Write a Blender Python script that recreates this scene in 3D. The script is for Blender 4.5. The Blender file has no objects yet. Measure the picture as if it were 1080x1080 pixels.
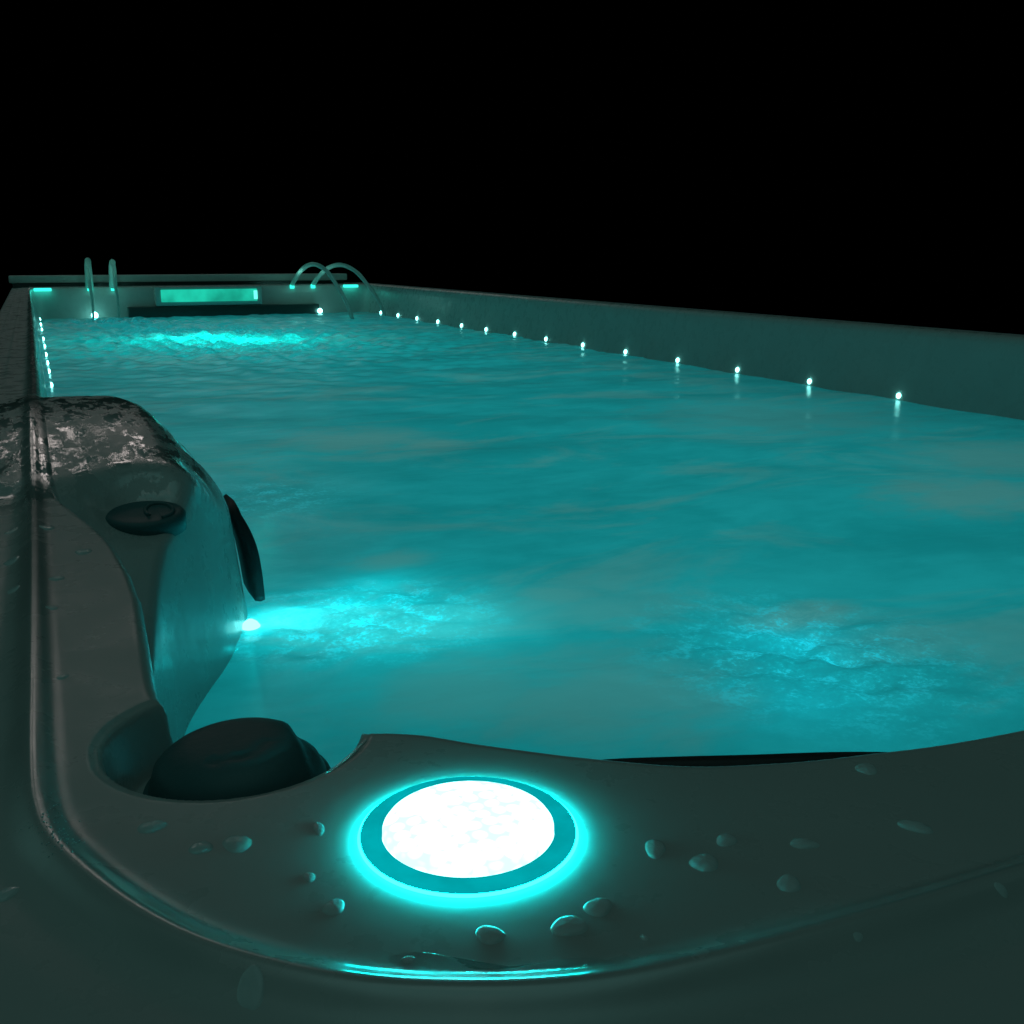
import bpy, math, random
import numpy as np
from mathutils import Matrix, Vector, noise

random.seed(7); rng = np.random.default_rng(7)
sc = bpy.context.scene
C = sc.collection
pi = math.pi

# ------------------------------------------------------------------ render settings
sc.render.engine = 'CYCLES'
sc.view_settings.view_transform = 'Standard'
sc.view_settings.look = 'None'
sc.view_settings.exposure = 0
sc.view_settings.gamma = 1
sc.view_settings.use_curve_mapping = False
try:
    sc.cycles.use_denoising = True
except Exception:
    pass
sc.cycles.max_bounces = 8
sc.cycles.diffuse_bounces = 3
sc.cycles.glossy_bounces = 4
sc.cycles.transparent_max_bounces = 8
sc.cycles.caustics_refractive = True
sc.cycles.sample_clamp_indirect = 4

# ------------------------------------------------------------------ camera (z = 0 is the still water level)
F_PX, CAM_Z = 1100.0, 0.40
TH = math.atan(270 / F_PX)
PS = math.atan(510 * math.cos(TH) / F_PX)
FW = Vector((math.sin(PS) * math.cos(TH), math.cos(PS) * math.cos(TH), -math.sin(TH)))
RT = Vector((math.cos(PS), -math.sin(PS), 0))
UP = RT.cross(FW)
cam_d = bpy.data.cameras.new('camera'); cam = bpy.data.objects.new('camera', cam_d); C.objects.link(cam)
cam_d.sensor_width = 36; cam_d.lens = 36 * F_PX / 1080
cam_d.clip_start = 0.01; cam_d.clip_end = 200
cam.matrix_world = Matrix(((RT.x, UP.x, -FW.x, 0), (RT.y, UP.y, -FW.y, 0), (RT.z, UP.z, -FW.z, CAM_Z), (0, 0, 0, 1)))
sc.camera = cam

# ------------------------------------------------------------------ node helpers
def new_mat(name):
    m = bpy.data.materials.new(name); m.use_nodes = True
    m.node_tree.nodes.clear()
    return m, m.node_tree.nodes, m.node_tree.links

def mth(N, L, op, a, b=None, c=None, clamp=False):
    n = N.new('ShaderNodeMath'); n.operation = op; n.use_clamp = clamp
    for i, v in enumerate((a, b, c)):
        if v is None: continue
        if isinstance(v, (int, float)): n.inputs[i].default_value = v
        else: L.new(v, n.inputs[i])
    return n.outputs[0]

def noise_tex(N, L, vec, scale, detail=3, rough=.55, dist=0):
    n = N.new('ShaderNodeTexNoise'); n.inputs['Scale'].default_value = scale
    n.inputs['Detail'].default_value = detail; n.inputs['Roughness'].default_value = rough
    n.inputs['Distortion'].default_value = dist
    if vec is not None: L.new(vec, n.inputs['Vector'])
    return n.outputs['Fac']

def mapping(N, L, vec, scale=(1, 1, 1), loc=(0, 0, 0)):
    n = N.new('ShaderNodeMapping'); n.inputs['Scale'].default_value = scale; n.inputs['Location'].default_value = loc
    L.new(vec, n.inputs['Vector']); return n.outputs[0]

def smooth(N, L, v, a, b, lo=0., hi=1.):
    n = N.new('ShaderNodeMapRange'); n.interpolation_type = 'SMOOTHSTEP'
    n.inputs['From Min'].default_value = a; n.inputs['From Max'].default_value = b
    n.inputs['To Min'].default_value = lo; n.inputs['To Max'].default_value = hi
    L.new(v, n.inputs['Value']); return n.outputs['Result']

def mixc(N, L, fac, a, b):
    n = N.new('ShaderNodeMix'); n.data_type = 'RGBA'
    if isinstance(fac, (int, float)): n.inputs[0].default_value = fac
    else: L.new(fac, n.inputs[0])
    for i, v in ((6, a), (7, b)):
        if isinstance(v, tuple): n.inputs[i].default_value = (*v, 1)
        else: L.new(v, n.inputs[i])
    return n.outputs[2]

def principled(name, col, rough=.4, metal=0., coat=0., spec=.5, var=.12, vscale=30, bump=0., bscale=60, ior=1.5, **kw):
    m, N, L = new_mat(name)
    out = N.new('ShaderNodeOutputMaterial'); p = N.new('ShaderNodeBsdfPrincipled')
    tc = N.new('ShaderNodeTexCoord')
    nf = noise_tex(N, L, tc.outputs['Object'], vscale, 4)
    dark = tuple(c * (1 - var) for c in col); lite = tuple(min(1, c * (1 + var)) for c in col)
    L.new(mixc(N, L, nf, dark, lite), p.inputs['Base Color'])
    p.inputs['Roughness'].default_value = rough; p.inputs['Metallic'].default_value = metal
    p.inputs['Coat Weight'].default_value = coat; p.inputs['IOR'].default_value = ior
    for k, v in kw.items(): p.inputs[k.replace('_', ' ')].default_value = v
    if bump:
        b = N.new('ShaderNodeBump'); b.inputs['Strength'].default_value = 1; b.inputs['Distance'].default_value = bump
        L.new(noise_tex(N, L, tc.outputs['Object'], bscale, 3), b.inputs['Height']); L.new(b.outputs[0], p.inputs['Normal'])
    L.new(p.outputs[0], out.inputs[0])
    return m

def emitter(name, col, strength, var=0., vscale=200, voro=False):
    m, N, L = new_mat(name)
    out = N.new('ShaderNodeOutputMaterial'); e = N.new('ShaderNodeEmission')
    tc = N.new('ShaderNodeTexCoord')
    if voro:
        v = N.new('ShaderNodeTexVoronoi'); v.inputs['Scale'].default_value = vscale; v.inputs['Randomness'].default_value = .25
        L.new(tc.outputs['Object'], v.inputs['Vector'])
        sp_ = smooth(N, L, noise_tex(N, L, tc.outputs['Object'], 60, 2), .35, .65, .30, .0)
        L.new(smooth(N, L, mth(N, L, 'SUBTRACT', v.outputs['Distance'], sp_), .22, .55, strength, strength * (1 - var)), e.inputs['Strength'])
    else:
        L.new(smooth(N, L, noise_tex(N, L, tc.outputs['Object'], vscale), .3, .7, strength * (1 - var), strength), e.inputs['Strength'])
    e.inputs['Color'].default_value = (*col, 1)
    L.new(e.outputs[0], out.inputs[0])
    return m

# ------------------------------------------------------------------ world: night sky, black towards the horizon, faint dusk cloud higher up
w = bpy.data.worlds.new('World'); sc.world = w; w.use_nodes = True
N, L = w.node_tree.nodes, w.node_tree.links; N.clear()
out = N.new('ShaderNodeOutputWorld'); bg = N.new('ShaderNodeBackground')
tc = N.new('ShaderNodeTexCoord'); sx = N.new('ShaderNodeSeparateXYZ'); L.new(tc.outputs['Generated'], sx.inputs[0])
X, Y, Z = sx.outputs
cl = smooth(N, L, noise_tex(N, L, mapping(N, L, tc.outputs['Generated'], (3, 3, 6)), 1.6, 5, .6), .46, .68, .0, 1.)
el = smooth(N, L, Z, .245, .36)
amb = mth(N, L, 'MULTIPLY', el, mth(N, L, 'MULTIPLY_ADD', cl, .070, .007))
zen = mth(N, L, 'ADD', smooth(N, L, Z, .86, .97, 0, .26), smooth(N, L, Z, .5, .9, 0, .012))  # bright patch added overhead to put a highlight on the bead
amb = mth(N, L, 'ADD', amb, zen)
sky_col = mixc(N, L, cl, (.30, .82, .76), (.52, .84, .78))
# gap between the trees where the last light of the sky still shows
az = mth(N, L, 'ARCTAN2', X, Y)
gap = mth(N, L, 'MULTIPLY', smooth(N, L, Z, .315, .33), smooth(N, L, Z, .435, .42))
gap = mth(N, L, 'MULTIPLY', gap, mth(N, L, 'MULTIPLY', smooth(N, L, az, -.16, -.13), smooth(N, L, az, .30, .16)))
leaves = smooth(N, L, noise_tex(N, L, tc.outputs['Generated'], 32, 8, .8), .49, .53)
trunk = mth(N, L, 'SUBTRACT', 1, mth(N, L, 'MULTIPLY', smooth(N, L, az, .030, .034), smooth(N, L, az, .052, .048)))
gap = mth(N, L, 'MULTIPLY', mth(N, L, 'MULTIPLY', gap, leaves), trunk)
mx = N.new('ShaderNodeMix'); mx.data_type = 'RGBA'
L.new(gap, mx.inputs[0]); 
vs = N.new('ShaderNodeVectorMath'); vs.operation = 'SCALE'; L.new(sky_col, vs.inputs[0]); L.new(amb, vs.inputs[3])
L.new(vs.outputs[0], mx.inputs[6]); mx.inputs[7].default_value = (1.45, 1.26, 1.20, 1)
# faint glow added low over the left, out of view, to light the deck
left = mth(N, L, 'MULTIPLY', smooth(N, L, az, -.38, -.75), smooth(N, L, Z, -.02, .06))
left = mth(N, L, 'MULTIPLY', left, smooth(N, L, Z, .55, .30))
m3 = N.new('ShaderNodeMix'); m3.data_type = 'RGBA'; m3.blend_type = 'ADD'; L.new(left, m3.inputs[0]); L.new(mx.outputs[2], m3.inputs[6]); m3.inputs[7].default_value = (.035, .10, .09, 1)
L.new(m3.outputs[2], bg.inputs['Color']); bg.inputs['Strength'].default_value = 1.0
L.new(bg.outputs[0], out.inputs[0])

# ------------------------------------------------------------------ object helpers
def mesh_np(name, verts, faces, mat, parent=None, smooth_=True):
    me = bpy.data.meshes.new(name)
    v = np.asarray(verts, dtype=np.float32); f = np.asarray(faces, dtype=np.int32)
    me.vertices.add(len(v)); me.vertices.foreach_set('co', v.ravel())
    k = f.shape[1]
    me.loops.add(f.size); me.loops.foreach_set('vertex_index', f.ravel())
    me.polygons.add(len(f)); me.polygons.foreach_set('loop_start', np.arange(0, f.size, k, dtype=np.int32))
    me.polygons.foreach_set('loop_total', np.full(len(f), k, dtype=np.int32))
    me.polygons.foreach_set('use_smooth', np.full(len(f), smooth_, dtype=bool))
    me.update(calc_edges=True)
    me.materials.append(mat)
    o = bpy.data.objects.new(name, me); C.objects.link(o)
    if parent: o.parent = parent
    return o

def mesh_py(name, verts, faces, mat, parent=None, smooth_=True):
    me = bpy.data.meshes.new(name); me.from_pydata([tuple(v) for v in verts], [], faces); me.update()
    if smooth_:
        me.polygons.foreach_set('use_smooth', [True] * len(me.polygons))
    me.materials.append(mat)
    o = bpy.data.objects.new(name, me); C.objects.link(o)
    if parent: o.parent = parent
    return o

def lathe(prof, cx, cy, cz, seg=64, fz=None, sx_=1., sy_=1., rot=0.):
    """profile [(r, z)...] outer/bottom first; returns verts, faces"""
    V, Fc = [], []
    n = len(prof)
    for (r, z) in prof:
        for k in range(seg):
            a = 2 * pi * k / seg
            x, y = r * math.cos(a) * sx_, r * math.sin(a) * sy_
            x, y = x * math.cos(rot) - y * math.sin(rot), x * math.sin(rot) + y * math.cos(rot)
            V.append((cx + x, cy + y, cz + z + (fz(x, y) if fz else 0)))
    for i in range(n - 1):
        for k in range(seg):
            a, b = i * seg + k, i * seg + (k + 1) % seg
            Fc.append((a, b, b + seg, a + seg))
    Fc.append(tuple((n - 1) * seg + k for k in range(seg)))
    Fc.append(tuple(reversed(range(seg))))
    return V, Fc

def box(x0, x1, y0, y1, z0, z1, b=.004):
    """box with a chamfer of b on every edge along x, y and z"""
    import bmesh
    bm = bmesh.new(); bmesh.ops.create_cube(bm, size=1)
    for v in bm.verts:
        v.co = ((x0 + x1) / 2 + v.co.x * (x1 - x0), (y0 + y1) / 2 + v.co.y * (y1 - y0), (z0 + z1) / 2 + v.co.z * (z1 - z0))
    if b: bmesh.ops.bevel(bm, geom=bm.edges[:], offset=b, segments=3, profile=.5, affect='EDGES')
    vs_ = [tuple(v.co) for v in bm.verts]; bm.verts.index_update()
    fs = [tuple(v.index for v in f.verts) for f in bm.faces]
    bm.free(); return vs_, fs

def tube(path, radii, seg=12, flat=1.):
    V, Fc = [], []
    P = [Vector(p) for p in path]
    for i, p in enumerate(P):
        t = (P[min(i + 1, len(P) - 1)] - P[max(i - 1, 0)]).normalized()
        s = t.cross(Vector((0, 0, 1)))
        if s.length < 1e-3: s = t.cross(Vector((0, 1, 0)))
        s.normalize(); u = s.cross(t)
        r = radii[i] if hasattr(radii, '__len__') else radii
        for k in range(seg):
            a = 2 * pi * k / seg
            V.append(p + s * (r * math.cos(a)) + u * (r * flat * math.sin(a)))
    for i in range(len(P) - 1):
        for k in range(seg):
            a, b = i * seg + k, i * seg + (k + 1) % seg
            Fc.append((a, b, b + seg, a + seg))
    Fc.append(tuple(reversed(range(seg)))); Fc.append(tuple((len(P) - 1) * seg + k for k in range(seg)))
    return V, Fc

def tag(o, label=None, cat=None, group=None, kind=None):
    if label: o['label'] = label
    if cat: o['category'] = cat
    if group: o['group'] = group
    if kind: o['kind'] = kind
    return o

def catmull(pts, n=8, closed=True):
    P = np.array(pts, float); m = len(P); out_ = []
    rngi = range(m) if closed else range(m - 1)
    for i in rngi:
        if closed: a, b, c, d = P[(i - 1) % m], P[i], P[(i + 1) % m], P[(i + 2) % m]
        else: a, b, c, d = P[max(i - 1, 0)], P[i], P[i + 1], P[min(i + 2, m - 1)]
        for k in range(n):
            t = k / n
            out_.append(.5 * ((2 * b) + (-a + c) * t + (2 * a - 5 * b + 4 * c - d) * t * t + (-a + 3 * b - 3 * c + d) * t ** 3))
    if not closed: out_.append(P[-1])
    return np.array(out_)

def seg_dist(px, py, poly, closed=True):
    P = poly; Q = np.roll(poly, -1, axis=0)
    if not closed: P, Q = P[:-1], Q[:-1]
    best = np.full(px.shape, 1e9, dtype=np.float32)
    for (x0, y0), (x1, y1) in zip(P, Q):
        dx, dy = x1 - x0, y1 - y0; l2 = dx * dx + dy * dy
        if l2 < 1e-12: continue
        t = np.clip(((px - x0) * dx + (py - y0) * dy) / l2, 0, 1)
        d = (px - x0 - t * dx) ** 2 + (py - y0 - t * dy) ** 2
        np.minimum(best, d, out=best)
    return np.sqrt(best)

def inside(px, py, poly):
    r = np.zeros(px.shape, bool); n = len(poly); j = n - 1
    for i in range(n):
        xi, yi = poly[i]; xj, yj = poly[j]
        if yi != yj:
            c = ((yi > py) != (yj > py)) & (px < (xj - xi) * (py - yi) / (yj - yi) + xi)
            r ^= c
        j = i
    return r

def sdf(px, py, poly):          # positive inside
    d = seg_dist(px, py, poly); return np.where(inside(px, py, poly), d, -d)

def sstep(a, b, x):
    t = np.clip((x - a) / (b - a), 0, 1); return t * t * (3 - 2 * t)

def smax(a, b, k):
    h = np.clip(.5 + .5 * (a - b) / k, 0, 1); return b + (a - b) * h + k * h * (1 - h)
def smin(a, b, k): return -smax(-a, -b, k)

# ------------------------------------------------------------------ shape of the moulded shell
RIM = 0.20
POOL_X1, POOL_Y1 = 2.265, 7.60
near_edge = catmull([(.045, .95), (.044, .80), (.0425, .66), (.039, .57), (.036, .50), (.040, .472), (.060, .458), (.090, .450),
                     (.108, .424), (.1165, .4085), (.1245, .404), (.138, .3955), (.154, .380), (.173, .3635), (.191, .349), (.222, .3275), (.252, .3155), (.292, .3055), (.376, .294), (.6, .287)], 6, False)
left_edge = catmull([(-.002, 1.75), (.0, 1.1), (.003, .965), (.014, .90), (.033, .80), (.041, .70)], 5, False)
def arc(cx, cy, r, a0, a1, n=10):
    return [(cx + r * math.cos(math.radians(a0 + (a1 - a0) * i / n)), cy + r * math.sin(math.radians(a0 + (a1 - a0) * i / n))) for i in range(n + 1)]
ne = [p for p in near_edge if p[1] < .66]
deck_poly = np.array([tuple(p) for p in left_edge] + [tuple(p) for p in ne] + [(1.2, .287)] + arc(POOL_X1 - .3, .587, .3, -90, 0)
                     + arc(POOL_X1 - .10, POOL_Y1 - .10, .10, 0, 90, 6) + arc(.09, POOL_Y1 - .10, .10, 90, 180, 6))
bump_poly = catmull([(-.06, .70), (.030, .70), (.055, .80), (.078, .90), (.128, 1.03), (.175, 1.145), (.173, 1.19), (.158, 1.27),
                     (.135, 1.38), (.095, 1.47), (.03, 1.525), (-.06, 1.53)], 5)
ridge = catmull([(-.012, 8.2), (-.012, 5.), (-.012, 3.), (-.013, 1.658), (-.016, .977), (-.017, .70), (-.018, .52), (-.0185, .43), (-.0170, .388), (-.011, .357), (.007, .314), (.028, .281),
                 (.058, .252), (.088, .234), (.123, .221), (.163, .215), (.21, .212), (.281, .210), (.5, .209), (1.2, .209), (2.2, .209)], 6, False)
POCKET = (.0612, .4275, .0580)

def drop(d, r, k):
    t = d + r
    c = np.clip(t, 0, r * .97)
    base = r - np.sqrt(np.maximum(r * r - c * c, 0))
    return np.where(t < 0, 0, base + np.maximum(t - r * .97, 0) * k)

def hump(x, y):
    return .031 * (1 - .08 * sstep(.0, .13, x)) * sstep(.93, 1.36, y) * (1 - sstep(1.40, 1.56, y)) * (1 - sstep(.25, .4, x))

def shell_z(x, y):
    dD = sdf(x, y, deck_poly)
    far = sstep(1.2, 2.0, x) + sstep(5, 7, y); far = np.clip(far, 0, 1)
    k = 14 * (1 - far) + 4.5 * far
    top = RIM + hump(x, y)
    # low bead round the rim and the outer flange falling gently away from it
    dr = seg_dist(x, y, ridge, False)
    outer = (dD < 0)
    top = top + .0044 * np.exp(-(dr / .0070) ** 2)
    yl = np.interp(x, [-.5, -.0185, -.011, .007, .028, .058, .088, .123, .163, .21, .281, 3], [9, .43, .357, .314, .281, .252, .234, .221, .215, .212, .210, .209])
    outside = (x < -.0145) | (y < yl)
    sd = np.where(outside, dr, 0)
    top = top - .004 * sstep(0, .02, sd) - .06 * np.maximum(sd - .03, 0)
    # two shallow ribs along the outer left flange
    for rx in (-.055, -.085):
        top = top + .0016 * np.exp(-((x - rx) / .003) ** 2) * sstep(1.7, 2.2, y)
    Hd = top - drop(dD, .007 + .02 * far, k)
    # moulded corner seat shoulder beside the rim
    dB = -sdf(x, y, bump_poly)
    r = .010 + .040 * sstep(.93, 1.12, y)
    bt = RIM + hump(x, y)
    slope = .183 - (.985 - y) * .62
    bt = np.where(y < 1.10, smin(bt, slope + .012, .02), bt)
    bt = bt - .78 * .5 * ((x - .107) + np.sqrt((x - .107) ** 2 + .012 ** 2)) * sstep(1.02, 1.12, y)
    bt = bt - .022 * np.exp(-(((x - .078) / .050) ** 2 + ((y - .985) / .045) ** 2) ** 1.5)
    Hb = bt - drop(dB, r, 9)
    z = smax(Hd, Hb, .008)
    z = smax(z, np.full_like(z, -.60), .15)
    # round pocket for the diverter knob
    dp = POCKET[2] - np.hypot(x - POCKET[0], (y - POCKET[1]) * 1.0)
    cut = RIM + .002 - np.where(dp < 0, dp * 6, np.minimum(drop(dp - .004, .004, 7), .034))
    z = smin(z, cut, .0075)
    # socket of the deck light
    # outer skirt
    e = np.minimum(np.minimum(x + .125, 2.36 - x), np.minimum(8.02 - y, y - .04))
    z = z - drop(-e, .006, 14)
    return np.maximum(z, -.72)

def graded(a, b, fn):
    xs = [a]
    while xs[-1] < b: xs.append(xs[-1] + fn(xs[-1]))
    xs[-1] = b
    return np.array(xs)
def away(x, lo, hi): return max(0, lo - x, x - hi)
gx = lambda x: min(.0013 + away(x, -.035, .24) * .05, .006 + away(x, 2.14, 2.37) * .12, .05)
gy = lambda y: min(.0014 + away(y, .20, .50) * .014, .010 + away(y, 7.48, 8.04) * .12, .0042 + away(y, 0, 1.55) * .05, .06)
xs = graded(-.15, 2.40, gx); ys = graded(.015, 8.06, gy)
def grid_faces(nx, ny):
    i = np.arange(nx - 1)[None, :] + np.arange(ny - 1)[:, None] * nx
    return np.stack([i, i + 1, i + 1 + nx, i + nx], -1).reshape(-1, 4)
GX, GY = np.meshgrid(xs, ys)
GX = GX.astype(np.float32); GY = GY.astype(np.float32)
GZ = shell_z(GX.ravel(), GY.ravel())

# ------------------------------------------------------------------ materials
def shell_material():
    m, N, L = new_mat('grey_acrylic')
    out = N.new('ShaderNodeOutputMaterial'); p = N.new('ShaderNodeBsdfPrincipled')
    tc = N.new('ShaderNodeTexCoord'); O = tc.outputs['Object']
    sx = N.new('ShaderNodeSeparateXYZ'); L.new(O, sx.inputs[0])
    n1 = noise_tex(N, L, O, 9, 5)
    L.new(mixc(N, L, n1, (.40, .43, .41), (.48, .50, .48)), p.inputs['Base Color'])
    # water film over the raised shoulder: smoother there, satin elsewhere
    wet = mth(N, L, 'MULTIPLY', smooth(N, L, sx.outputs[1], .90, 1.0), smooth(N, L, sx.outputs[1], 1.6, 1.5))
    wet = mth(N, L, 'MULTIPLY', wet, smooth(N, L, sx.outputs[2], .150, .182))
    wet = mth(N, L, 'MULTIPLY', wet, smooth(N, L, noise_tex(N, L, mapping(N, L, O, (1, .45, 1)), 55, 5, .7), .47, .53, .0, 1.))
    smear = noise_tex(N, L, O, 26, 5, .6)
    dry = smooth(N, L, smear, .3, .75, .24, .38)
    pa = N.new('ShaderNodeAttribute'); pa.attribute_name = 'bead_gloss'
    dry = mth(N, L, 'MULTIPLY_ADD', pa.outputs['Fac'], -.05, dry)
    L.new(mth(N, L, 'MAXIMUM', mth(N, L, 'MULTIPLY_ADD', wet, -.34, dry), .02), p.inputs['Roughness'])
    pb = N.new('ShaderNodeAttribute'); pb.attribute_name = 'bead_gloss'
    L.new(mth(N, L, 'MAXIMUM', wet, pb.outputs['Fac']), p.inputs['Coat Weight']); L.new(smooth(N, L, wet, 0, .6, .17, .03), p.inputs['Coat Roughness'])
    p.inputs['IOR'].default_value = 1.49
    L.new(mth(N, L, 'MAXIMUM', smooth(N, L, wet, 0, 1, .32, .5), mth(N, L, 'MULTIPLY', pa.outputs['Fac'], 1.0)), p.inputs['Specular IOR Level'])
    b1 = N.new('ShaderNodeBump'); b1.inputs['Distance'].default_value = .00012
    L.new(noise_tex(N, L, O, 45, 3), b1.inputs['Height'])
    b2 = N.new('ShaderNodeBump'); b2.inputs['Distance'].default_value = .00018
    L.new(mth(N, L, 'MULTIPLY', wet, noise_tex(N, L, mapping(N, L, O, (1.6, .6, 1)), 70, 4)), b2.inputs['Height'])
    L.new(b1.outputs[0], b2.inputs['Normal'])
    L.new(b2.outputs[0], p.inputs['Normal']); L.new(b2.outputs[0], p.inputs['Coat Normal'])
    L.new(p.outputs[0], out.inputs[0])
    return m
M_SHELL = shell_material()
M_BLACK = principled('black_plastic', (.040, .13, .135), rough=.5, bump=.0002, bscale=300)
M_FOAMPAD = principled('black_pillow_foam', (.010, .012, .013), rough=.55, bump=.0004, bscale=200)
M_DARK = principled('recess_shade_dark', (.03, .05, .047), rough=.3)  # shade of the far recesses put into a dark colour
M_LEDGE = principled('ledge_vinyl', (.62, .62, .58), rough=.5, bump=.001, bscale=12)
M_LED = emitter('small_led', (.26, 1, .92), 9)
M_CORNER = emitter('corner_led_bar', (.04, 1, .78), 1.5)
M_STRIP = emitter('waterfall_led_strip', (.02, .85, .58), .75, .5, 5)
M_LENS = emitter('deck_light_lens', (.42, 1, 1), 3.3, .41, 165, True)
M_GASKET = emitter('lit_lens_edge', (.002, 1, 1), 64.0)
M_BEZEL = emitter('lit_clear_bezel', (.0, .42, .46), 1.0, .2, 60)
M_JETLED = emitter('jet_led', (.16, 1, 1), 3.6)
M_PLAIN = principled('clear_bezel', (.30, .62, .64), rough=.12, Transmission_Weight=.0, Subsurface_Weight=.0)

def water_material():
    m, N, L = new_mat('bubbly_pool_water')
    out = N.new('ShaderNodeOutputMaterial')
    tc = N.new('ShaderNodeTexCoord'); O = tc.outputs['Object']
    n1 = noise_tex(N, L, mapping(N, L, O, (.8, 1.5, 1)), 2.2, 5, .6, .6)
    n2 = noise_tex(N, L, mapping(N, L, O, (1, 1.4, 1)), 9, 5, .62, .3)
    # bubbles drifting in the water: cloudier in places
    cloud = mth(N, L, 'MULTIPLY_ADD', n2, .45, mth(N, L, 'MULTIPLY', n1, .55))
    col = mixc(N, L, smooth(N, L, cloud, .36, .64), (.05, .46, .47), (.10, .58, .59))
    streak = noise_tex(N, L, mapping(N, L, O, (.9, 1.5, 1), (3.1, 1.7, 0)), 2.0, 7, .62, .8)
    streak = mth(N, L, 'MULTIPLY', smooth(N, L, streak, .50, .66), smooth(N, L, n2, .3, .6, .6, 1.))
    def sheen_patch(cx, cy, rx, ry, w_):
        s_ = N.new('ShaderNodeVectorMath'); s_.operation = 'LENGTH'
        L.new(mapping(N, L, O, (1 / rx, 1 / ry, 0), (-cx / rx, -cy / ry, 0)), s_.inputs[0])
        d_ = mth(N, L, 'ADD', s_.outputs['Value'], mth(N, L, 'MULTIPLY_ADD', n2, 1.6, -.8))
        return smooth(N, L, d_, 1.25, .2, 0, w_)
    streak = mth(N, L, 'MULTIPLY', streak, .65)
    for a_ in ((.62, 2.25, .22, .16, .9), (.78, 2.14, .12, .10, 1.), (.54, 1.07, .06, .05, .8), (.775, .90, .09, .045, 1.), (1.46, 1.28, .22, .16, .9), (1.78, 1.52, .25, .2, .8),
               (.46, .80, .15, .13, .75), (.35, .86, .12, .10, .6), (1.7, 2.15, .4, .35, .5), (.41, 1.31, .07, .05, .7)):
        streak = mth(N, L, 'MAXIMUM', streak, sheen_patch(*a_))
    col = mixc(N, L, streak, col, (.78, .50, .47))  # grey patches: froth and cloud sheen painted into the water colour
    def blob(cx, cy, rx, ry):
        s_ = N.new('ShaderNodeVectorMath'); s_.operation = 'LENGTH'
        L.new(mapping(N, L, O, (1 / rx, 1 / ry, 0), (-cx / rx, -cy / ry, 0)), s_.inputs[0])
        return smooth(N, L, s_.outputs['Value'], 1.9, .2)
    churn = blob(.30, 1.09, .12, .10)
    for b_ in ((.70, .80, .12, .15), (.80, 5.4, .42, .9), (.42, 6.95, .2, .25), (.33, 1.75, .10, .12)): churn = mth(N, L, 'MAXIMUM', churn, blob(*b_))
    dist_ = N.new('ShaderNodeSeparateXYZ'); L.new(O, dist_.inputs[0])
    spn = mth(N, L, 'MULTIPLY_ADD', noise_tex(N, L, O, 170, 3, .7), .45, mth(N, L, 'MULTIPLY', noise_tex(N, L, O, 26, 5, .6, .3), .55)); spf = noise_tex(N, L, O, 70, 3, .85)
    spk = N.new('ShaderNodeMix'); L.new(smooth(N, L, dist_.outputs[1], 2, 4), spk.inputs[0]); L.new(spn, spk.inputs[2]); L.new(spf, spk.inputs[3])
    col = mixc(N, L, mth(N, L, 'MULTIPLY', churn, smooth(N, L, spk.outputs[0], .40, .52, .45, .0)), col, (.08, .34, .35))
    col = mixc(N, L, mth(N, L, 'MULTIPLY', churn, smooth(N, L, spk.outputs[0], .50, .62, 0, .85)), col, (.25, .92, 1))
    bf = N.new('ShaderNodeBump'); bf.inputs['Distance'].default_value = .0005
    L.new(noise_tex(N, L, mapping(N, L, O, (1, 1.7, 1)), 30, 4, .6), bf.inputs['Height'])
    bc = N.new('ShaderNodeBump'); bc.inputs['Distance'].default_value = .0019
    L.new(noise_tex(N, L, mapping(N, L, O, (1, 1.9, 1)), 7, 3, .55, .4), bc.inputs['Height']); L.new(bc.outputs[0], bf.inputs['Normal'])
    tr = N.new('ShaderNodeBsdfTranslucent'); L.new(col, tr.inputs['Color']); L.new(bf.outputs[0], tr.inputs['Normal'])
    df = N.new('ShaderNodeBsdfDiffuse'); L.new(mixc(N, L, n1, (.03, .10, .10), (.08, .15, .14)), df.inputs['Color'])
    tp = N.new('ShaderNodeBsdfTransparent'); tp.inputs['Color'].default_value = (.25, .95, .92, 1)
    ad = N.new('ShaderNodeAddShader'); L.new(tr.outputs[0], ad.inputs[0]); L.new(df.outputs[0], ad.inputs[1])
    m1 = N.new('ShaderNodeMixShader'); L.new(mth(N, L, 'MULTIPLY_ADD', churn, -.065, .075), m1.inputs[0])
    L.new(ad.outputs[0], m1.inputs[1]); L.new(tp.outputs[0], m1.inputs[2])
    gl = N.new('ShaderNodeBsdfGlossy'); gl.inputs['Roughness'].default_value = .26; L.new(bf.outputs[0], gl.inputs['Normal'])
    fr = N.new('ShaderNodeFresnel'); fr.inputs['IOR'].default_value = 1.33; L.new(bf.outputs[0], fr.inputs['Normal'])
    m2 = N.new('ShaderNodeMixShader'); L.new(mth(N, L, 'MULTIPLY', fr.outputs[0], .65), m2.inputs[0]); L.new(m1.outputs[0], m2.inputs[1]); L.new(gl.outputs[0], m2.inputs[2])
    L.new(m2.outputs[0], out.inputs[0])
    return m
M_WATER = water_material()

def drop_material():
    m, N, L = new_mat('clear_water')
    out = N.new('ShaderNodeOutputMaterial'); p = N.new('ShaderNodeBsdfPrincipled')
    p.inputs['Base Color'].default_value = (.80, .92, .90, 1); p.inputs['Roughness'].default_value = .06
    p.inputs['IOR'].default_value = 1.33; p.inputs['Transmission Weight'].default_value = .38
    tc = N.new('ShaderNodeTexCoord'); b = N.new('ShaderNodeBump'); b.inputs['Distance'].default_value = .0003
    L.new(noise_tex(N, L, tc.outputs['Object'], 250, 2), b.inputs['Height']); L.new(b.outputs[0], p.inputs['Normal'])
    L.new(p.outputs[0], out.inputs[0]); return m
M_DROP = drop_material()

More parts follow.
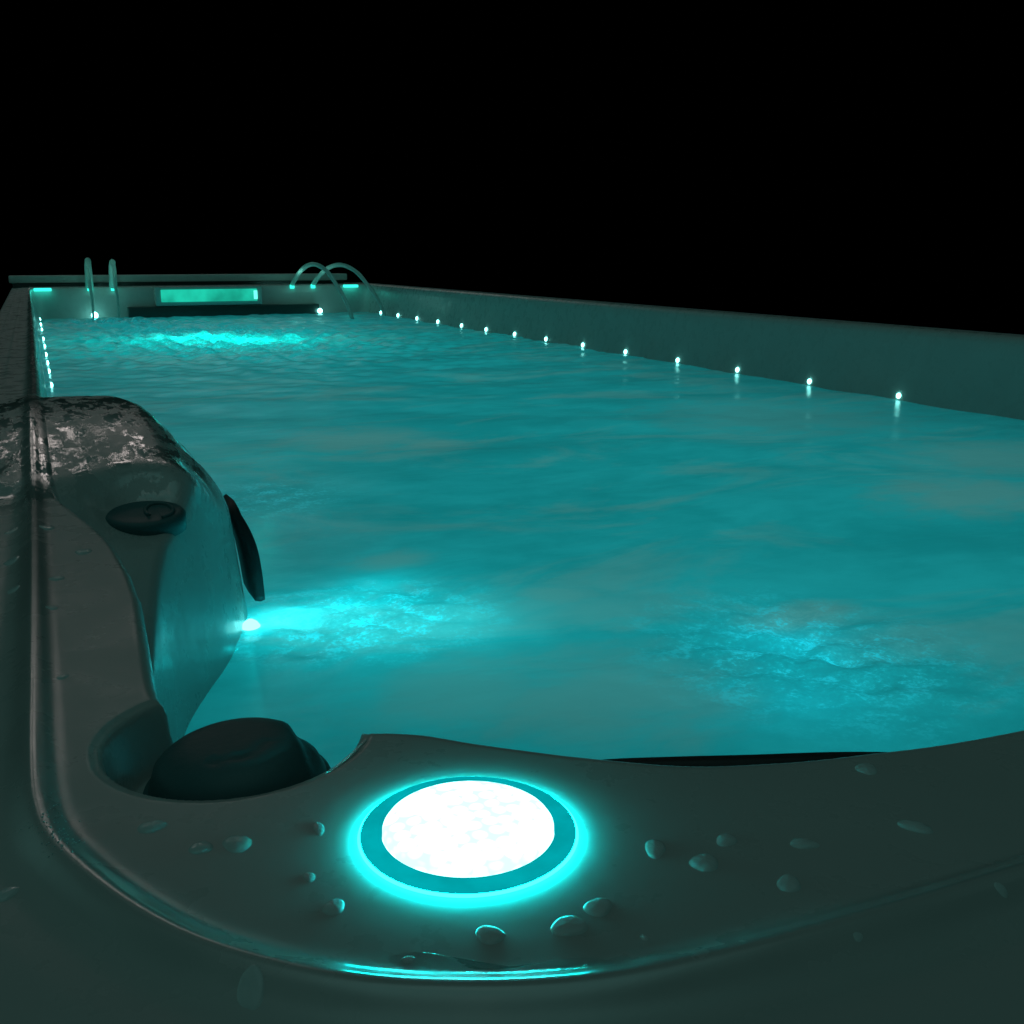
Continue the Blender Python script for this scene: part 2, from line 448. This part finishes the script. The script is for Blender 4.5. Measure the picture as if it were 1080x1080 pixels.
def froth_material(name, a, b_):
    m, N, L = new_mat(name)
    out = N.new('ShaderNodeOutputMaterial')
    tc = N.new('ShaderNodeTexCoord'); col = mixc(N, L, noise_tex(N, L, tc.outputs['Object'], 60), a, b_)
    tr = N.new('ShaderNodeBsdfTranslucent'); df = N.new('ShaderNodeBsdfDiffuse'); gl = N.new('ShaderNodeBsdfGlossy'); gl.inputs['Roughness'].default_value = .15
    L.new(col, tr.inputs['Color']); L.new(col, df.inputs['Color'])
    m1 = N.new('ShaderNodeMixShader'); m1.inputs[0].default_value = .4; L.new(tr.outputs[0], m1.inputs[1]); L.new(df.outputs[0], m1.inputs[2])
    m2 = N.new('ShaderNodeMixShader'); m2.inputs[0].default_value = .12; L.new(m1.outputs[0], m2.inputs[1]); L.new(gl.outputs[0], m2.inputs[2])
    L.new(m2.outputs[0], out.inputs[0]); return m
M_FROTH = froth_material('water_bubbles', (.75, .95, .93), (.9, 1, 1))
M_STREAM = froth_material('aerated_stream', (.55, .70, .66), (.8, .88, .84))

# ------------------------------------------------------------------ the spa
spa = bpy.data.objects.new('swim_spa', None); C.objects.link(spa); spa.location = (0, 0, 0)
tag(spa, 'long grey acrylic swim spa with glowing round deck light and rows of small teal lights', 'swim spa')

shell = mesh_np('shell', np.stack([GX.ravel(), GY.ravel(), GZ], -1), grid_faces(len(xs), len(ys)), M_SHELL, spa)
# extra gloss on the rounded bead, added to strengthen its highlight
att = shell.data.attributes.new('bead_gloss', 'FLOAT', 'POINT')
att.data.foreach_set('value', np.exp(-(seg_dist(GX.ravel(), GY.ravel(), ridge, False) / .011) ** 4).astype(np.float32))

def zat(x, y): return float(shell_z(np.array([x], dtype=np.float32), np.array([y], dtype=np.float32))[0])

# raised ledge behind the far rim
mesh_py('back_ledge', *box(-.135, 2.16, 7.80, 7.99, .225, .272, .006), M_LEDGE, spa)
mesh_py('back_ledge_shadow_gap', *box(-.115, 2.14, 7.83, 7.97, .16, .2245, .003), M_DARK, spa).name = 'ledge_shadow_strip'  # dark box stands in for the shadow under the ledge
# waterfall opening with its led strip and the shaded recess under it
def far_wall_y(z): return POOL_Y1 - .02 - (RIM - z) / 4.5 * 1.0
wf = mesh_py('waterfall_unit', *box(.75, 1.46, 7.49, 7.60, .072, .198, .006), M_SHELL, spa)
mesh_py('led_strip', *box(.785, 1.425, 7.478, 7.4895, .098, .180, .004), M_STRIP, wf)
mesh_py('end_cap', *box(1.400, 1.425, 7.470, 7.4775, .110, .168, .002), emitter('strip_end_led', (.15, 1, .8), 1.4), wf)
mesh_py('recess_shade_panel', *box(.57, 1.86, 7.485, 7.60, -.03, .068, .006), M_DARK, spa)  # dark panel in place of the shadow inside the recess
for (x0, x1) in ((-.0, .115), (2.06, 2.17)):
    mesh_py('corner_light', *box(x0 + .01, x1, 7.545, 7.60, .178, .197, .003), M_CORNER, spa)

# perimeter leds at the water line
def led(x, y, z, nx, ny, r):
    V, Fc = [], []
    n = Vector((nx, ny, 0)); s = Vector((-ny, nx, 0)); u = Vector((0, 0, 1))
    rings = [(1.0, 0), (.95, .35), (.7, .7), (.35, .92)]
    c0 = Vector((x, y, z))
    for (a, h) in rings:
        for k in range(14):
            t = 2 * pi * k / 14
            V.append(c0 + s * (math.cos(t) * r * a) + u * (math.sin(t) * r * a) + n * (h * r * .8))
    for i in range(3):
        for k in range(14):
            a, b = i * 14 + k, i * 14 + (k + 1) % 14
            Fc.append((a, b, b + 14, a + 14))
    Fc.append(tuple(42 + k for k in range(14)))
    return mesh_py('perimeter_light', V, Fc, M_LED, spa)
def wall_x_right(y, z):
    x = 2.10
    for i in range(300):
        if zat(x, y) > z: return x
        x += .001
    return x
RX = wall_x_right(4., .012)
def px_to_y(X, px, H=CAM_Z - .012):
    # distance along the wall of a light seen at this bearing
    lo, hi = .8, 9
    for _ in range(50):
        y = (lo + hi) / 2; d = Vector((X, y, -H))
        p = 540 + F_PX * d.dot(RT) / d.dot(FW)
        if p > px: lo = y
        else: hi = y
    return y
right_y = [px_to_y(RX, p) for p in (402, 420, 440, 462, 487, 513, 543, 576, 615, 660, 715, 778, 854, 948)]
for y in right_y: led(RX, y, .012, -1, 0, .0062 + .0009 * y)
LX = .03
for y in (3.53, 3.97, 4.29, 4.66, 5.10, 5.56, 6.27, 6.75, 7.30): led(LX - .006, y, .012, 1, 0, .006 + .0007 * y)
led(1.86, 7.47, .02, 0, -1, .018); led(.36, 7.50, .02, 0, -1, .022)

# stream nozzles on the far rim
for x in (.35, .497, 1.697, 1.848):
    V, Fc = lathe([(.016, -.02), (.016, .006), (.011, .010), (.004, .011)], x, 7.60 - .005, .195, 20)
    mesh_py('stream_nozzle', V, Fc, M_CORNER, spa)

# deck light
LCX, LCY = .1228, .3105
LZ = zat(LCX, LCY)
base_r = .0382
V, Fc = lathe([(base_r, -.003), (base_r, .0021), (base_r - .0010, .0027), (.0335, .0026), (.0322, .0030), (.0308, .0026), (.0306, -.002)], LCX, LCY, LZ, 128)
Fc = Fc[:-2]
dl = mesh_py('deck_light', V, Fc, M_BEZEL, spa)
prof = [(.0305, -.001), (.0304, .0036), (.0294, .0050), (.0246, .0062), (.016, .0070), (.008, .0072), (.002, .0073)]
V, Fc = lathe(prof, LCX, LCY, LZ, 96)
mesh_py('lens', V, Fc, M_LENS, dl)
circ = [(LCX + (base_r + .0006) * math.cos(2 * pi * k / 128), LCY + (base_r + .0006) * math.sin(2 * pi * k / 128), LZ + .0009) for k in range(128)]
def torus(cx, cy, cz, R, r, seg=160, rs=10):
    V, Fc = [], []
    for i in range(seg):
        a = 2 * pi * i / seg
        for j in range(rs):
            b = 2 * pi * j / rs
            V.append((cx + (R + r * math.cos(b)) * math.cos(a), cy + (R + r * math.cos(b)) * math.sin(a), cz + r * math.sin(b)))
    for i in range(seg):
        for j in range(rs):
            a, b = i * rs + j, i * rs + (j + 1) % rs
            c_, d_ = ((i + 1) % seg) * rs + j, ((i + 1) % seg) * rs + (j + 1) % rs
            Fc.append((a, c_, d_, b))
    return V, Fc
V, Fc = torus(LCX, LCY, LZ + .0010, base_r + .0004, .0006)
mesh_py('lit_rim', V, Fc, M_GASKET, dl)

# diverter knob in the corner pocket
KX, KY, KZ = .0605, .4200, .1665
def knob_fz(x, y):
    a = math.atan2(y, x)
    return 0
V, Fc = lathe([(.0400, .0), (.0400, .012), (.0390, .0145), (.0365, .016)], KX, KY, KZ, 64)
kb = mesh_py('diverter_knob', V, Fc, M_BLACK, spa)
def paddle():
    # domed grip: high and square-ended on the right, rolling down to the left
    V, Fc = [], []; nr, ns = 14, 72
    for i in range(nr + 1):
        q = i / nr
        for k in range(ns):
            a = 2 * pi * k / ns
            R0 = .0372
            x = R0 * q * math.cos(a); y = R0 * q * math.sin(a)
            hgt = .0190 * math.sqrt(max(0, 1 - q ** 3.6))
            ex = x / R0
            hgt *= (.93 + .09 * max(0, min(1, (ex + .8) / 1.2))) if ex < .66 else 1.02 * (1 - .40 * min(1, (ex - .66) / .10))
            groove = .0016 * math.exp(-((math.hypot(x + .004, y - .004) - .020) / .0011) ** 2) * (1 if -2.4 < a - (2 * pi if a > pi else 0) < -.5 else 0)
            V.append((KX + x, KY + y, KZ + .0155 + hgt - groove))
    for i in range(nr):
        for k in range(ns):
            a, b = i * ns + k, i * ns + (k + 1) % ns
            Fc.append((a, a + ns, b + ns, b))
    return V, Fc
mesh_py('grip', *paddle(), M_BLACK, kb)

# air valve cap set into the shoulder
CX, CY = .073, .975
CZ = .1705
V, Fc = lathe([(.036, -.012), (.036, .001), (.034, .0035), (.029, .0045), (.028, .004), (.012, .0045), (.004, .0045)], CX, CY, CZ, 56, lambda x, y: .16 * y, 1., .82)
cap = mesh_py('air_valve', V, Fc, M_BLACK, spa)
path = [(CX + .013 + .012 * math.cos(t), CY - .001 + .017 * math.sin(t), CZ + .0042 + .0027 * math.sin(t)) for t in np.linspace(-.5 * pi, 1.2 * pi, 22)]
mesh_py('lever', *tube(path, .0019, 10), M_BLACK, cap)

# headrest pillows
def pillow(curve, widths, z0s, z1s, normals, mat):
    V, Fc = [], []; m_ = 14
    for (p, wd, z0, z1, n) in zip(curve, widths, z0s, z1s, normals):
        for j in range(m_):
            t = 2 * pi * j / m_
            cz = (z0 + z1) / 2 + (z1 - z0) / 2 * (abs(math.sin(t)) ** .6) * (1 if math.sin(t) > 0 else -1)
            off = wd * (abs(math.cos(t)) ** .6) * (1 if math.cos(t) > 0 else -1)
            V.append((p[0] + n[0] * off, p[1] + n[1] * off, cz))
    k = len(curve)
    for i in range(k - 1):
        for j in range(m_):
            a, b = i * m_ + j, i * m_ + (j + 1) % m_
            Fc.append((a, b, b + m_, a + m_))
    Fc.append(tuple(reversed(range(m_)))); Fc.append(tuple((k - 1) * m_ + j for j in range(m_)))
    return mesh_py('headrest_pillow', V, Fc, mat, spa)
pc = catmull([(.160, .3925), (.178, .3805), (.2015, .362), (.2275, .3425), (.26, .3265), (.295, .317), (.335, .310), (.385, .3035), (.43, .302)], 5, False)
T = np.gradient(pc, axis=0); T /= np.linalg.norm(T, axis=1)[:, None]
NN = np.stack([-T[:, 1], T[:, 0]], -1)
n_ = len(pc); e = np.sin(np.linspace(0, pi, n_)) ** .22
pillow(pc, .0075 * e + .0005, np.full(n_, .08), .10 + .0942 * e, NN, M_FOAMPAD)
# second pillow hangs over the side of the shoulder
V, Fc = [], []
side = [(.182, 1.180, .120), (.190, 1.172, .104), (.197, 1.165, .080), (.2005, 1.160, .052), (.203, 1.158, .018)]
side = catmull(side, 4, False)
for i, p in enumerate(side):
    q = i / (len(side) - 1); th_ = .0045 + .0065 * math.sin(pi * min(1, q * .75 + .1)) ** .7 + .002
    for (ax, ay) in ((-1, -1), (0, -1.15), (1, -1), (1.25, 0), (1, 1), (0, 1.1), (-1, 1), (-1.2, 0)):
        V.append((p[0] + ax * th_ * .55, p[1] + ay * .036 + .030, p[2] + (ax * th_ * .5 if q < .12 else 0)))
for i in range(len(side) - 1):
    for k in range(8):
        a, b = i * 8 + k, i * 8 + (k + 1) % 8
        Fc.append((a, b, b + 8, a + 8))
Fc.append(tuple(range(7, -1, -1))); Fc.append(tuple((len(side) - 1) * 8 + k for k in range(8)))
mesh_py('headrest_pillow', V, Fc, M_FOAMPAD, spa)

# jet with its led at the water line on the shoulder
V, Fc = lathe([(.0105, -.006), (.0105, .001), (.0075, .0055), (.003, .0085)], .184, 1.112, .002, 24)
mesh_py('jet_light', V, Fc, M_JETLED, spa)

# ------------------------------------------------------------------ water
wgx = lambda x: min(.006 + away(x, .0, .9) * .02, .012 + away(x, .1, 1.6) * .1, .03)
wgy = lambda y: min(.005 + away(y, .25, 1.2) * .006, .012 + away(y, 4.4, 6.4) * .03, .035)
wx = graded(.0 - .02, 2.27, wgx); wy = graded(.27, 7.58, wgy)
WX, WY = np.meshgrid(wx, wy)
def patch(x, y, cx, cy, rx, ry): return np.exp(-(((x - cx) / rx) ** 2 + ((y - cy) / ry) ** 2))
def waves(x, y):
    z = np.zeros_like(x)
    r = np.random.default_rng(3)
    for i in range(46):
        lam = r.uniform(.07, .6); a = r.normal(pi / 2, .75)
        k = 2 * pi / lam; ph = r.uniform(0, 2 * pi)
        z += .0017 * (lam / .6) ** 1.1 * .40 * np.sin(k * (x * math.cos(a) + y * math.sin(a)) + ph + 1.4 * np.sin(2.1 * x + 1.3 * y + i))
    t = np.zeros_like(x)
    for i in range(40):
        lam = r.uniform(.018, .07); a = r.uniform(0, 2 * pi); k = 2 * pi / lam; ph = r.uniform(0, 2 * pi)
        t += (lam / .07) * np.sin(k * (x * math.cos(a) + y * math.sin(a)) + ph + 2 * np.sin(9 * x + i) * np.sin(8 * y - i))
    ruff = patch(x, y, .30, 1.10, .13, .10) * .0007 + patch(x, y, .70, .80, .14, .15) * .0006
    z += ruff * t
    t2 = np.zeros_like(x)
    for i in range(30):
        lam = r.uniform(.05, .20); a = r.uniform(0, 2 * pi); k = 2 * pi / lam; ph = r.uniform(0, 2 * pi)
        t2 += np.sin(k * (x * math.cos(a) + y * math.sin(a)) + ph + 1.5 * np.sin(3 * x + i))
    z += patch(x, y, .80, 5.4, .55, .9) * .0024 * t2 + patch(x, y, .45, 6.9, .3, .4) * .003 * t2 + .0006 * t2 * sstep(2, 5, y)
    return z
WZ = waves(WX, WY)
wf_ = grid_faces(len(wx), len(wy))
cxm = WX.ravel()[wf_].mean(1); cym = WY.ravel()[wf_].mean(1)
sdv = sdf(cxm.astype(np.float32), cym.astype(np.float32), deck_poly)
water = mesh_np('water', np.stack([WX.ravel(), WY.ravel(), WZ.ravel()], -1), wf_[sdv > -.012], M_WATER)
tag(water, kind='structure')

# ------------------------------------------------------------------ froth and spray
def froth(name, n, samp, rfun, zfun, mat, label):
    ico = [(0, 0, 1), (.894, 0, .447), (.276, .851, .447), (-.724, .526, .447), (-.724, -.526, .447), (.276, -.851, .447),
           (.724, .526, -.447), (-.276, .851, -.447), (-.894, 0, -.447), (-.276, -.851, -.447), (.724, -.526, -.447), (0, 0, -1)]
    icf = [(0, 1, 2), (0, 2, 3), (0, 3, 4), (0, 4, 5), (0, 5, 1), (1, 6, 2), (2, 7, 3), (3, 8, 4), (4, 9, 5), (5, 10, 1), (6, 7, 2), (7, 8, 3), (8, 9, 4), (9, 10, 5), (10, 6, 1),
           (11, 7, 6), (11, 8, 7), (11, 9, 8), (11, 10, 9), (11, 6, 10)]
    ico = np.array(ico); icf = np.array(icf)
    P = np.array([samp() for _ in range(n)]); zz = zfun(P[:, 0], P[:, 1]); rr = np.array([rfun() for _ in range(n)])
    V = ico[None] * rr[:, None, None] * np.array([1.3, 1.3, .8]) + np.concatenate([P, zz[:, None]], 1)[:, None, :]
    Fc = icf[None] + (np.arange(n) * 12)[:, None, None]
    o = mesh_np(name, V.reshape(-1, 3), Fc.reshape(-1, 3), mat)
    tag(o, label, 'foam', kind='stuff'); return o
g = random.gauss
wz = lambda x, y: waves(np.asarray(x, float), np.asarray(y, float))
# ------------------------------------------------------------------ arching water streams
def stream(p0, p1, top, r0, r1, label):
    n = 30; path, rad = [], []
    # parabola through p0, apex height and p1
    z0, z1 = p0[2], p1[2]
    a = math.sqrt(top - z0); b = math.sqrt(top - z1); tm = a / (a + b)
    for i in range(n + 1):
        t = i / n
        z = top - (top - z0) * ((t - tm) / tm) ** 2 if t < tm else top - (top - z1) * ((t - tm) / (1 - tm)) ** 2
        wob = .003 * math.sin(t * 23) * t
        path.append((p0[0] + (p1[0] - p0[0]) * t + wob, p0[1] + (p1[1] - p0[1]) * t, z))
        rad.append(r0 + (r1 - r0) * t + .0012 * math.sin(t * 40) * t)
    V, Fc = tube(path, rad, 12)
    o = mesh_py('water_stream', V, Fc, M_STREAM)
    tag(o, label, 'water stream', 'water streams arching from the far rim')
stream((.350, 7.595, .20), (.340, 7.25, -.01), .372, .026, .006, 'leftmost pale stream rising beside the far left corner, above the splash')
stream((.497, 7.595, .20), (.492, 7.22, -.01), .362, .026, .006, 'straight pale stream just left of the glowing waterfall strip')
stream((1.697, 7.595, .20), (1.90, 6.75, -.01), .345, .016, .013, 'thin arching stream rising first to the right of the waterfall strip')
stream((1.848, 7.595, .20), (2.19, 6.95, -.01), .340, .016, .013, 'rightmost arching stream, landing at the right wall lights')

# ------------------------------------------------------------------ droplets lying on the rim
def un(px, py, H):
    d = FW * F_PX + RT * (px - 540) + UP * (540 - py); t = -H / d.z
    return d.x * t, d.y * t
def droplet(px, py, wpx, hpx, label, ang=0., high=.19, wrinkle=.1, name='water_droplet', cat='droplet', group='water droplets on the rim'):
    H = CAM_Z - RIM
    z = RIM
    for _i in range(5):
        x, y = un(px, py, CAM_Z - z); z = .5 * z + .5 * zat(x, y)
    x, y = un(px, py, CAM_Z - z)
    x2, _ = un(px + wpx / 2, py, CAM_Z - z); x1_, y1_ = un(px, py + hpx / 2, CAM_Z - z)
    rx = math.hypot(x2 - x, _ - y); ry = math.hypot(x1_ - x, y1_ - y)
    V, Fc = [], []; nr, ns = 7, 28; s = random.random() * 10
    for i in range(nr + 1):
        q = i / nr
        for k in range(ns):
            a = 2 * pi * k / ns
            lob = 1 + .10 * math.sin(2 * a + s) + .06 * math.sin(3 * a + 2 * s)
            dx, dy = rx * q * lob * math.cos(a), ry * q * lob * math.sin(a)
            c_, s_ = math.cos(ang - PS), math.sin(ang - PS)
            ex, ey = dx * c_ - dy * s_, dx * s_ + dy * c_
            hh = high * min(rx, ry, .005) * 1.6 * math.sqrt(max(0, 1 - q ** 2.2)) * (1 + wrinkle * math.sin(5 * a + s) * q)
            V.append((x + ex, y + ey, hh - .0002))
    pts = np.array(V, dtype=np.float32); zz = shell_z(pts[:, 0], pts[:, 1])
    V = [(float(p[0]) - x, float(p[1]) - y, float(p[2]) + float(zv) - z) for p, zv in zip(pts, zz)]
    for i in range(nr):
        for k in range(ns):
            a, b = i * ns + k, i * ns + (k + 1) % ns
            Fc.append((a, a + ns, b + ns, b))
    o = mesh_py(name, V, Fc, M_DROP); o.location = (x, y, z)
    tag(o, label, cat, group)
    return o
D = [
 (250, 890, 32, 18, 'flat oval water droplet between the black knob and round light, beside a fainter one', .1),
 (212, 894, 24, 15, 'faint flat water droplet below the black knob, left of a clearer oval one', .1),
 (160, 872, 30, 13, 'faint water droplet below the left end of the black knob', .0),
 (336, 874, 12, 18, 'small dark-edged water droplet close to the left side of the glowing round light', .4),
 (352, 957, 26, 17, 'clear round water droplet at the lower left of the round light', .1),
 (517, 986, 34, 20, 'wide domed water droplet straight below the round light', .0),
 (600, 977, 36, 26, 'large water droplet at lower right of the round light, left one of a touching pair', -.5),
 (631, 957, 32, 20, 'water droplet at lower right of the round light, right one of a touching pair', -.5),
 (691, 895, 22, 22, 'round bright water droplet nearest the right side of the round light', .0),
 (743, 910, 34, 18, 'slanted blurry water droplet between two round droplets right of the light', -.8),
 (766, 886, 21, 16, 'small round water droplet, upper one of the cluster right of the light', -.3),
 (848, 890, 30, 12, 'faint flat water droplet right of the light cluster, above a clearer oval droplet', -.2),
 (832, 932, 28, 18, 'oval water droplet lowest of those on the right part of the rim', -.5),
 (914, 811, 22, 13, 'small slanted water droplet close under the pool edge at right', -.5),
 (965, 872, 34, 13, 'long slanted water droplet farthest right on the rim', -.6),
 (265, 1043, 28, 32, 'large wrinkled water droplet outside the bead at the bottom left', .2),
 (6, 943, 26, 14, 'water droplet cut by the left frame edge, outside the bead', .2),
 (326, 925, 14, 12, 'very faint small water droplet left of and below the round light', .2),
 (430, 1012, 16, 9, 'tiny water droplet at the left end of the puddle', .0),
 (680, 989, 10, 7, 'tiny water speck right of the puddle, inside the bead', .0),
 (1056, 938, 14, 8, 'tiny water speck on the bead at the far right', .3),
 (905, 988, 12, 6, 'tiny water speck on the bead, right of the puddle', .2),
]
for (px, py, a, b, lab, an) in D: droplet(px, py, a, b, lab, an)
for (px, py, a, b, lab) in [
 (12, 592, 14, 7, 'small water bead left of the rim bead, opposite the air valve'),
 (88, 582, 18, 6, 'flat water bead on the deck, nearest left of the air valve'),
 (12, 560, 10, 6, 'tiny water bead at the left frame edge under the wet shoulder'),
 (60, 610, 14, 6, 'water bead on the deck just right of the rim bead, middle of its column'),
 (14, 622, 14, 5, 'flat water bead low at the left frame edge, lowest of the left column'),
 (55, 641, 12, 5, 'tiny water bead right of the rim bead, lowest of its column'),
 (50, 557, 14, 5, 'thin water streak right of the rim bead, topmost of its column'),
 (66, 714, 12, 6, 'single tiny water bead on the plain deck well below the others')]:
    droplet(px, py, a, b, lab, 0, .17)
def film_material():
    m, N, L = new_mat('thin_water_film')
    out = N.new('ShaderNodeOutputMaterial'); tp = N.new('ShaderNodeBsdfTransparent'); tp.inputs[0].default_value = (.98, 1, 1, 1)
    gl = N.new('ShaderNodeBsdfGlossy'); gl.inputs['Roughness'].default_value = .06
    fr = N.new('ShaderNodeFresnel'); fr.inputs['IOR'].default_value = 1.33
    tc = N.new('ShaderNodeTexCoord'); b = N.new('ShaderNodeBump'); b.inputs['Distance'].default_value = .0004
    L.new(noise_tex(N, L, tc.outputs['Object'], 90, 4, .6), b.inputs['Height']); L.new(b.outputs[0], gl.inputs['Normal']); L.new(b.outputs[0], fr.inputs['Normal'])
    mx_ = N.new('ShaderNodeMixShader'); L.new(mth(N, L, 'MULTIPLY', fr.outputs[0], .6), mx_.inputs[0]); L.new(tp.outputs[0], mx_.inputs[1]); L.new(gl.outputs[0], mx_.inputs[2])
    L.new(mx_.outputs[0], out.inputs[0]); return m
# shallow puddle caught by the bead
def puddle():
    ctr = [un(px, py, CAM_Z - RIM) for (px, py) in [(405, 1008), (440, 1003), (470, 1012), (505, 1026), (540, 1024), (570, 1018), (600, 1012), (628, 1010), (655, 1016), (676, 1026),
                                                     (640, 1029), (590, 1032), (540, 1036), (490, 1035), (440, 1030), (410, 1020)]]
    P = catmull(ctr, 5); c0 = P.mean(0); V, Fc = [], []; n = len(P); nr = 6
    for i in range(nr + 1):
        q = 1 - i / nr * .98
        for p in P:
            xy = c0 + (p - c0) * q
            V.append((xy[0], xy[1], .0004 * math.sqrt(max(0, 1 - q ** 6)) - .0001))
    pts = np.array(V, dtype=np.float32); zz = shell_z(pts[:, 0], pts[:, 1])
    V = [(float(p[0]), float(p[1]), float(p[2]) + float(z)) for p, z in zip(pts, zz)]
    for i in range(nr):
        for k in range(n):
            a, b = i * n + k, i * n + (k + 1) % n
            Fc.append((a + n, b + n, b, a))
    o = mesh_py('puddle', V, Fc, film_material())
    tag(o, 'thin clear puddle with an uneven edge caught by the bead below the round light', 'puddle')
puddle()
pts_ = [un(px, py, CAM_Z - RIM + .0015) for (px, py) in [(343, 820), (352, 814), (362, 806), (371, 798), (379, 790), (386, 783)]]
path = [(p[0], p[1], max(zat(p[0], p[1]), RIM - .004) + .0004) for p in catmull(pts_, 4, False)]
nn = len(path)
o = mesh_py('lip_glint', *tube(path, [.00075 * math.sin(pi * (i + .5) / nn) ** .5 + .0001 for i in range(nn)], 10), M_DROP)  # clear tube added to imitate the highlight on the lip
tag(o, 'thin bright line added for the glint along the lip between black knob and round light', 'glint')
def bead_z(x, y): return shell_z(np.asarray(x, dtype=np.float32), np.asarray(y, dtype=np.float32)).astype(float) + .0001
def corner_pt():
    px, py = g(0, 1), g(0, 1)
    return un(58 + 12 * px + 6 * py, 885 + 16 * py, CAM_Z - RIM)
o = froth('spray', 90, corner_pt, lambda: random.uniform(.00012, .00038), bead_z, M_FROTH, 'fine spray of water beads on the rounded corner of the rim')
tag(o, cat='water spray')

# ------------------------------------------------------------------ lamps
def area(name, loc, size, power, col, sy=None, rot=(pi, 0, 0)):
    l = bpy.data.lights.new(name, 'AREA'); l.shape = 'RECTANGLE'; l.size = size; l.size_y = sy or size
    l.energy = power; l.color = col
    o = bpy.data.objects.new(name, l); C.objects.link(o); o.location = loc; o.rotation_euler = rot; return o
def point(name, loc, power, col, r=.02):
    l = bpy.data.lights.new(name, 'POINT'); l.energy = power; l.color = col; l.shadow_soft_size = 0
    o = bpy.data.objects.new(name, l); C.objects.link(o); o.location = loc; return o
TEAL = (.015, 1, .98)
area('underwater_lamp', (1.13, 3.95, -.56), 2.28, 26, (.14, .97, 1.04), 7.4)
point('jet_lamp', (.215, 1.12, -.024), .13, (.02, .92, 1), .008)
point('jet_lamp', (.25, 1.115, -.03), .045, (.02, .92, 1), .02)
point('jet_lamp', (.31, 1.12, -.055), .13, (.02, .92, 1), .03)
point('jet_lamp', (.39, 1.04, -.08), .22, (.02, .92, 1), .05)
point('jet_lamp', (.29, 1.03, -.06), .09, (.02, .92, 1), .02)
point('jet_lamp', (.36, 1.20, -.055), .10, (.02, .92, 1), .02)
point('jet_lamp', (.71, .84, -.08), .13, (.0, .80, 1), .04)
point('jet_lamp', (.62, .70, -.085), .10, (.0, .80, 1), .05)
point('splash_glow_lamp', (.70, 5.5, -.16), 3.8, (.01, 1, .82), .1)  # unseen lamps added under the far splash to brighten its foam
point('splash_glow_lamp', (.95, 5.2, -.16), 3.4, (.01, 1, .82), .1)
point('nozzle_lamp', (.36, 7.42, .03), .08, (.05, 1, .9), .02)
for x in (.35, .497, 1.697, 1.848):
    point('nozzle_lamp', (x, 7.42, .27), .13, (.30, 1, .85), .01)
